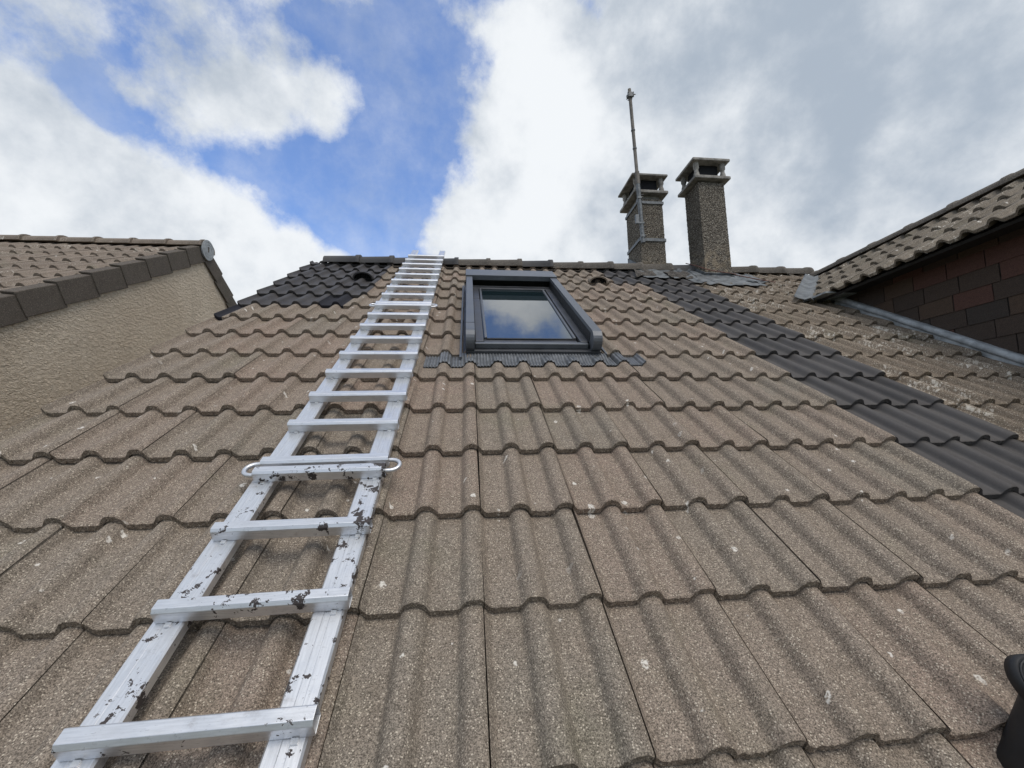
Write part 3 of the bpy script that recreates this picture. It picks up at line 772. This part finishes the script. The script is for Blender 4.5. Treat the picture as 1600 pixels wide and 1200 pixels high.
b = MB(); q = mp(.925); b.tube([q + Vector((-.035, 0, 0)), q + Vector((.02, 0, 0))], .006, 6); b.obj('clamp_bolt', M['rustpole'], mast, I4)
# straps round the chimney and stand-off brackets
def strap(z, w_):
    b = MB(); x0, x1, y0, y1 = 2.085, 2.424, 3.655, 4.064; e = .004
    b.box((x0 - e, y0 - e, z), (x1 + e, y0, z + w_)); b.box((x0 - e, y1, z), (x1 + e, y1 + e, z + w_)); b.box((x0 - e, y0, z), (x0, y1, z + w_)); b.box((x1, y0, z), (x1 + e, y1, z + w_))
    s_ = b.obj('chimney_strap', M['steel'], mast, I4)
    t_ = (z - A0.z) / (A1.z - A0.z); c_ = mp(t_)
    b = MB(); b.box((c_.x - .012, c_.y - .004, z - .004), (c_.x + .014, 3.652, z + w_ + .004)); b.box((c_.x - .030, c_.y - .030, z + .004), (c_.x + .030, c_.y - .021, z + w_ - .004)); b.obj('strap_bracket', M['steel'], s_, I4, .002)
    b = MB(); b.tube([(c_.x + .026, c_.y - .045, z + w_ / 2), (c_.x + .026, c_.y + .05, z + w_ / 2)], .006, 6); b.obj('strap_bolt', M['rustpole'], s_, I4)
strap(2.86, .038); strap(3.36, .034)
b = MB(); c_ = mp(.13); b.box((c_.x - .075, c_.y - .02, c_.z - .02), (c_.x - .028, c_.y + .02, c_.z + .09)); b.box((c_.x - .085, c_.y - .028, c_.z - .035), (c_.x + .03, c_.y - .018, c_.z - .012)); b.obj('cable_box', M['steel'], mast, I4, .004)
for t_ in (.10, .30): c_ = mp(t_); b = MB(); b.tube([c_ + Vector((-.03, 0, 0)), c_ + Vector((.055, -.01, 0))], .009, 8); b.obj('clamp_bolt', M['black'], mast, I4)

# cable round the foot of the right chimney
def cable():
    pts = []
    def rp(x, v, n): return tuple(ROOF @ Vector((x, v, n)))
    z0 = 3.38 * sp / cp
    pts = [(2.70, 3.72, z0 + .33), (2.715, 3.50, z0 + .20), (2.722, 3.37, z0 + .115), (2.80, 3.350, z0 + .085), (2.93, 3.348, z0 + .065), (3.07, 3.350, z0 + .050), (3.10, 3.33, z0 + .025)]
    pts += [rp(3.16, 3.86, .055), rp(3.22, 3.83, .048), rp(3.27, 3.77, .05), rp(3.31, 3.74, .05), rp(3.345, 3.70, .045)]
    o = MB()
    # smooth the run
    P_ = [Vector(p) for p in pts]; out = []
    for i in range(len(P_) - 1):
        a = P_[max(0, i - 1)]; b_ = P_[i]; c = P_[i + 1]; d = P_[min(len(P_) - 1, i + 2)]
        for s_ in range(6):
            t_ = s_ / 6; out.append(.5 * ((2 * b_) + (c - a) * t_ + (2 * a - 5 * b_ + 4 * c - d) * t_ * t_ + (3 * b_ - a - 3 * c + d) * t_ ** 3))
    o.tube(out, .0055, 8)
    c = o.obj('cable', M['rust']); c['label'] = 'thin reddish brown cable sagging round the foot of the right chimney'; c['category'] = 'cable'
cable()

# ================================================================== LADDER
lad = empty('roof_ladder', tuple(ROOF @ Vector((-.515, -1.2, .03))), 'long aluminium roof ladder lying up the tiles, splashed with dark paint on its lower rungs', 'ladder')
def rail_mesh(L):
    """closed channel 93 x 25 mm with rolled edges, along +y"""
    b = MB(); w, h, r = .069, .026, .004
    poly = [(0, 0), (w, 0), (w, h - r), (w - r, h), (w * .62, h), (w * .60, h - .0012), (w * .40, h - .0012), (w * .38, h), (r, h), (0, h - r)]
    b.prism(poly, 0, L); return b.mesh('ladder_rail_mesh')
def tilt_frame(v):
    """upper section lifts slightly towards the ridge"""
    if v < 2.40: return ROOF
    return ROOF @ Matrix.Translation((0, 2.40, 0)) @ Matrix.Rotation(math.atan(.0155), 4, 'X') @ Matrix.Translation((0, -2.40, 0))
for (v0, v1, m_) in ((-1.15, .4905, M['alu_paint']), (.4915, 2.405, M['alu']), (2.407, 4.90, M['alu'])):
    me = rail_mesh(v1 - v0)
    for xr in (-.722, -.388):
        o = link_mesh('rail', me, [m_], lad, tilt_frame(v0 + .01) @ Matrix.Translation((xr, v0, .034)))
def rung_mesh():
    b = MB(); L = .405
    outer = [(-.0180, 0), (.0170, 0), (.0170, .031), (.012, .038), (-.0110, .038), (-.0185, .030)]
    inner = [(y * .86, .002 + z * .88) for y, z in outer]
    n = 6
    vs = [(x, y, z) for x in (0, L) for y, z in outer] + [(x, y, z) for x in (0, L) for y, z in inner]
    fs = [(i, (i + 1) % n, n + (i + 1) % n, n + i) for i in range(n)]
    fs += [(2 * n + i, 3 * n + i, 3 * n + (i + 1) % n, 2 * n + (i + 1) % n) for i in range(n)]
    fs += [(i, 2 * n + i, 2 * n + (i + 1) % n, (i + 1) % n) for i in range(n)] + [(n + i, n + (i + 1) % n, 3 * n + (i + 1) % n, 3 * n + i) for i in range(n)]
    b.add(vs, fs); return b.mesh('rung_mesh')
rme = rung_mesh(); rme_p = rme.copy(); rme.materials.append(M['alu_r']); rme_p.materials.append(M['alu_paint_r'])
rivs = []
for xx in (.030, .372):
    for ya, yb in ((-.029, -.0195), (.0195, .027)):
        riv = MB(); riv.box((xx - .006, ya, -.0004), (xx + .006, yb, .004)); q = riv.mesh('rivet_mesh'); q.materials.append(M['bright']); rivs.append(q)
rv = [-.980, -.742, -.502, -.262, -.022, .212, .452, .508]
v = .508
while v < 2.2: v += .2375; rv.append(v)
rv.append(rv[-1] + .05)
v = rv[-1]
while v < 4.15: v += .2385; rv.append(v)
for i, v in enumerate(rv):
    T = tilt_frame(v) @ Matrix.Translation((-.712 + .001 * math.sin(i * 3), v - .004 * (i % 2) * .5, .0605)) @ Matrix.Rotation(.016 + .006 * math.sin(i * 2.1), 4, 'Z')
    o = link_mesh('rung', rme_p if v < .47 else rme, [], lad, T)
    bv = o.modifiers.new('bevel', 'BEVEL'); bv.width = .003; bv.segments = 2; bv.limit_method = 'ANGLE'
    for q in rivs: link_mesh('rivet', q, [], o, T)
def loop(vc, hv):
    """bent rod that ties the twin rungs of two sections together"""
    b = MB(); r = hv / 2; xL, xR = -.724, -.295; pts = []
    for k in range(9): a = math.pi / 2 + math.pi * k / 8; pts.append((xL + r * math.cos(a), vc + r * math.sin(a) - .005, .078))
    for k in range(9): a = -math.pi / 2 + math.pi * k / 8; pts.append((xR + r * math.cos(a), vc + r * math.sin(a) + .004, .078))
    b.tube(pts, .0075, 10, closed=True); b.obj('tie_loop', M['alu'], lad, tilt_frame(vc))
loop(.480, .058); loop(rv[[i for i, q in enumerate(rv) if q > 2.2][0]] + .024, .054)

# ================================================================== BLACK CAPPED PIPE at the lower right
cap = empty('vent_pipe', tuple(ROOF @ Vector((1.02, -.50, .0))), 'black plastic pipe end with a ribbed oval cap at the lower right edge', 'pipe')
Tc = ROOF
b = MB(); b.tube([(1.046, -.398, -.04), (1.046, -.398, .01), (1.066, -.352, .105)], [.062, .060, .046], 28); b.obj('pipe', M['black'], cap, Tc)
Tcap = Tc @ Matrix.Translation((1.070, -.333, .118)) @ Matrix.Rotation(math.radians(28), 4, 'X') @ Matrix.Rotation(math.radians(-6), 4, 'Y') @ Matrix.Rotation(math.radians(35), 4, 'Z') @ Matrix.Diagonal((1.0, 1.35, 1, 1))
b = MB(); b.tube([(0, 0, -.014), (0, 0, -.010), (0, 0, .008), (0, 0, .012)], [.046, .050, .050, .046], 36)
b.obj('pipe_cap', M['black'], cap, Tcap)
for r in (.042, .028, .013):
    b = MB(); b.tube([(r * math.cos(a * math.pi / 16), r * math.sin(a * math.pi / 16), .0125) for a in range(32)], .0022, 6, closed=True); b.obj('cap_rib', M['black'], cap, Tcap)

# ================================================================== LEFT HOUSE
LX, LY, LZ = -3.21, 4.09, 2.69                    # apex of the gable, under the verge
lh = empty('neighbouring_house', (LX - 3, LY, GZ), 'neighbouring house on the left with cream roughcast gable and brown tiled roof', 'house')
tl = math.tan(PITCH)
LVE = 12 * G
b = MB(); hw = 3.6
b.prism([(LY - hw, GZ), (LY + hw, GZ), (LY + hw, LZ - .02 - hw * tl), (LY, LZ - .02), (LY - hw, LZ - .02 - hw * tl)], LX - 7.5, LX, 0, Tyz)
b.obj('gable_wall', M['render'], lh)
# roof frames: x to the right, y up the slope, origin so that the slope ends at the ridge
LIFT = .14
def lh_frame():
    base = Vector((LX, LY, LZ + LIFT)) - Vector((0, cp, sp)) * (12 * G + .10)
    return Matrix.Translation(base) @ ROOF
LF = lh_frame()
for k in range(11, -1, -1):
    for c_ in range(20):
        if k >= 3: tile_obj('roof_tile', -.045 - TW * (c_ + 1), k * G, 0, 1, [M['tile_left'], M['tile_edge']], lh, LF, n=24, lt=min(LT, 12 * G + .08 - k * G))
joined_tiles('lower_roof_tiles', [(-.045 - TW * (c_ + 1), k * G, 0, 1) for k in range(-1, 3) for c_ in range(20)], [M['tile_left']], lh, LF, 12)
b = MB(); b.box((-7.4, -.4, -.075), (.0, 12 * G + .05, -.05)); b.obj('roof_deck', M['deck'], lh, LF)
LR = Matrix.Translation((2 * LX, 2 * LY, 0)) @ Matrix.Rotation(math.pi, 4, 'Z') @ LF      # rear slope
joined_tiles('rear_roof_tiles', [(.045 + TW * c_, k * G, 0, 1) for k in range(-1, 12) for c_ in range(20)], [M['tile_left']], lh, LR, 12, top=12 * G + .08)
# verge tiles: L shaped, each overlapping the one below
def verge_mesh():
    b = MB(); L = .355
    b.add([(.0, 0, -.165), (.026, 0, -.165), (.026, 0, .022), (-.07, 0, .030), (-.07, 0, .012), (0, 0, .006),
           (.0, L, -.190), (.018, L, -.190), (.018, L, .0), (-.07, L, .008), (-.07, L, -.01), (0, L, -.016)],
          [(0, 1, 2, 5), (2, 3, 4, 5), (6, 11, 8, 7), (8, 11, 10, 9), (0, 6, 7, 1), (1, 7, 8, 2), (2, 8, 9, 3), (3, 9, 10, 4), (4, 10, 11, 5), (5, 11, 6, 0)])
    return b.mesh('verge_tile_mesh')
vme = verge_mesh(); vme.materials.append(M['verge'])
def verge_obj(T):
    o = bpy.data.objects.new('verge_tile', vme); COL.objects.link(o); set_parent(o, lh); o.matrix_basis = T
    bv = o.modifiers.new('bevel', 'BEVEL'); bv.width = .006; bv.segments = 2; bv.limit_method = 'ANGLE'
for k in range(-2, 12):
    verge_obj(LF @ Matrix.Translation((.004, k * G + .02, .018 + random.uniform(-.002, .002))))
MIR = Matrix.Diagonal((1, -1, 1, 1))
for k in range(-2, 12):       # rear verge, mirrored about the ridge plane
    verge_obj(Matrix.Translation((0, 2 * LY, 0)) @ MIR @ LF @ Matrix.Translation((.004, k * G + .02, .018)))
lr = ridge_tile_mesh(.405, .135, .100, 'ridge_tile_mesh_left', .03); lr.materials.append(M['tile_left'])
for i in range(18):
    o = bpy.data.objects.new('ridge_tile', lr); COL.objects.link(o); set_parent(o, lh)
    o.matrix_basis = Matrix.Translation((LX + .04 - .384 * (i + 1) - .02, LY, LZ + LIFT - .045 + random.uniform(-.003, .003))) @ Matrix.Rotation(.012, 4, 'Y')
b = MB(); b.prism([(LY - .10, LZ), (LY + .10, LZ), (LY + .04, LZ + .10), (LY - .04, LZ + .10)], LX - 7, LX + .02, 0, Tyz); b.obj('ridge_bedding', M['deck'], lh)
# end disc of the ridge
b = MB(); n = 28; cz = LZ + .095; R0_ = .116
for (r, x_) in ((R0_, 0), ):
    ring = [(LX + .050, LY + r * math.cos(2 * math.pi * i / n), cz + r * math.sin(2 * math.pi * i / n) * (1.12 if math.sin(2 * math.pi * i / n) < 0 else 1)) for i in range(n)]
    ring2 = [(LX + .030, y, z) for _, y, z in ring]
    b.add(ring + ring2, [tuple(range(n)), tuple(range(2 * n - 1, n - 1, -1))] + [(i, (i + 1) % n, n + (i + 1) % n, n + i) for i in range(n)])
dsc = b.obj('ridge_end_cap', M['disc'], lh, I4, .003, label='pale round cap closing the end of the ridge')
b = MB()
for r in (.092, .062): b.tube([(LX + .051, LY + r * math.cos(a * math.pi / 16), cz + r * math.sin(a * math.pi / 16)) for a in range(32)], .0022, 5, closed=True)
b.obj('cap_ring', M['disc'], dsc, I4)
b = MB(); b.box((LX + .050, LY - .006, cz - .03), (LX + .056, LY + .006, cz + .03)); b.box((LX + .050, LY - .016, cz + .018), (LX + .0562, LY - .002, cz + .027)); b.obj('cap_mark', M['verge'], dsc, I4)

# ================================================================== RIGHT WING (dark slated wall, tiled roof)
wing = empty('slated_building', (4.3, -.2, GZ), 'taller building on the right with dark slate-clad wall under an overhanging tiled roof', 'building')
EX, EZ, RX, RZ2 = 3.27, 1.735, 4.32, 2.40
YN, YF = -3.2, 3.45
Wp = math.atan2(RZ2 - EZ, RX - EX)
b = MB(); b.prism([(XW + .012, GZ), (5.1, GZ), (5.1, EZ + .10), (RX, RZ2 - .10), (XW + .012, EZ + .12)], YN, 2.9, 0)
b.obj('wall_core', M['timber'], wing)
# roof slope frame: x runs towards the viewer (-Y), y up the slope, z out
wx = Vector((0, -1, 0)); wy = Vector((math.cos(Wp), 0, math.sin(Wp))); wz = wx.cross(wy)
WF = Matrix(((wx.x, wy.x, wz.x, EX), (wx.y, wy.y, wz.y, 2.70), (wx.z, wy.z, wz.z, EZ), (0, 0, 0, 1)))
SL = math.hypot(RX - EX, RZ2 - EZ)
for k in range(4):
    nst = -int(round((k * G * math.cos(Wp) / .674 * tl) / TW * .95))
    for c_ in range(nst - 1, 19):
        tile_obj('roof_tile', c_ * TW, k * G, 0, 1, [M['tile_wing'], M['tile_edge']], wing, WF, n=28, lt=min(LT, SL - .01 - k * G))
b = MB(); b.box((-1.0, .02, -.065), (5.9, SL - .02, -.045)); b.obj('roof_deck', M['deck'], wing, WF)
WF2 = Matrix.Translation((2 * RX, 2 * (2.70 - 2.95), 0)) @ Matrix.Rotation(math.pi, 4, 'Z') @ WF
joined_tiles('far_slope_tiles', [(c_ * TW, k * G, 0, 1) for k in range(4) for c_ in range(-2, 20)], [M['tile_wing']], wing, Matrix.Translation((2 * RX, 0, 0)) @ Matrix.Diagonal((-1, 1, 1, 1)) @ WF, 12, top=SL - .01)
# fascia and soffit under the eave
b = MB(); b.box((EX + .10, YN, EZ - .012), (XW + .010, 2.50, EZ - .002)); b.obj('soffit', M['timber'], wing, I4)
wr = ridge_tile_mesh(.42, .115, .082, 'ridge_tile_mesh_wing', .05); wr.materials.append(M['ridge'])
for i in range(17):
    o = bpy.data.objects.new('ridge_tile', wr); COL.objects.link(o); set_parent(o, wing)
    o.matrix_basis = Matrix.Translation((RX, 3.50 - .385 * (i) , RZ2 - .018 + random.uniform(-.003, .004))) @ Matrix.Rotation(math.pi / 2, 4, 'Z') @ Matrix.Rotation(.022, 4, 'Y')
# slates: real pieces, each course proud of the one below
sw, sh = .2420, .1240
def slate_mesh(w):
    b = MB(); w -= .008
    b.add([(0, 0, 0), (0, w, 0), (0, w, sh + .02), (0, 0, sh + .02), (-.010, 0, 0), (-.010, w, 0), (-.003, w, sh + .02), (-.003, 0, sh + .02)],
          [(0, 1, 2, 3), (4, 7, 6, 5), (0, 4, 5, 1), (1, 5, 6, 2), (2, 6, 7, 3), (3, 7, 4, 0)])
    me = b.mesh('slate_mesh'); me.materials.append(M['slate']); return me
slm = [slate_mesh(sw), slate_mesh(sw), slate_mesh(sw)]
cnt = 0; rest = MB()
for j in range(14):
    z = 1.460 + sh * 1.75 - sh * j - .0
    off = 1.242 + (.078 if j % 2 else .0) + .012 * ((j * 7) % 3)
    for i in range(-18, 8):
        y = off + sw * i
        if y < YN or y > 2.75: continue
        zr = (y + sw) * tl
        if z + sh < y * tl - .25: continue           # wholly under our roof
        if y > 2.2 and z > EZ: continue
        vis = y > .4 or (y > -.8 and z > .4)
        if z + sh > EZ + .13: continue
        if y < -.6: rest.box((XW - .002, y, z), (XW + .010, y + sw - .006, z + sh - .003)); continue
        o = bpy.data.objects.new('slate', random.choice(slm)); COL.objects.link(o); set_parent(o, wing)
        o.matrix_basis = Matrix.Translation((XW + .0105, y + random.uniform(-.0015, .0015), z + random.uniform(-.002, .002))) @ Matrix.Rotation(random.gauss(0, .004), 4, 'X')
o = rest.obj('near_slates', M['slate'], wing); o['kind'] = 'stuff'
# lead cover roll where the wall meets our roof
b = MB(); pts = []
for q in range(44):
    v = -.9 + q * (3.02 + .9) / 43; pts.append((3.478 + .005 * noise.noise(Vector((v * 3, 0, 0))), v, .052 + .006 * noise.noise(Vector((v * 5, 2, 0)))))
b.tube(pts, [.025 + .003 * noise.noise(Vector((p[1] * 6, 5, 1))) for p in pts], 12)
b.box((3.47, -.9, .0), (3.535, 3.0, .07)); b.obj('lead_roll', M['lead_new'], wing, ROOF, label='grey lead cover roll at the foot of the slate wall')
# valley lead between the two roofs
b = MB(); nv = 24; vs = []
A = Vector((3.27, EZ / tl - .02, EZ)); B = Vector((RX, RZ2 / tl, RZ2)); d = (B - A)
nrm_main = Vector((0, -sp, cp)); side = nrm_main.cross(d.normalized())
for q in range(nv + 1):
    t_ = -.10 + 1.02 * q / nv; p = A + d * t_
    for s_, hh in ((-.010, .055), (-.045, .030), (.030, .028), (.085, .034), (.125, .046)):
        pp = p + side * s_ + nrm_main * (hh + .006 * noise.noise(Vector((t_ * 9, s_ * 20, 0)))); vs.append((s_, tuple(pp)))
order = [1, 0, 2, 3, 4]
V_ = []
for q in range(nv + 1):
    row = sorted(vs[q * 5:q * 5 + 5], key=lambda r: r[0]); V_ += [r[1] for r in row]
b.add(V_, [(q * 5 + i, q * 5 + i + 1, (q + 1) * 5 + i + 1, (q + 1) * 5 + i) for q in range(nv) for i in range(4)], 0, True)
o = b.obj('valley_lead', M['lead'], wing, I4, label='grey lead valley between the two tiled roofs'); so = o.modifiers.new('t', 'SOLIDIFY'); so.thickness = .004
b = MB(); b.box((3.22, 2.30, EZ - .020), (3.56, 2.62, EZ - .006)); b.obj('lead_corner', M['lead_new'], wing, Matrix.Translation((0, 0, .0)))
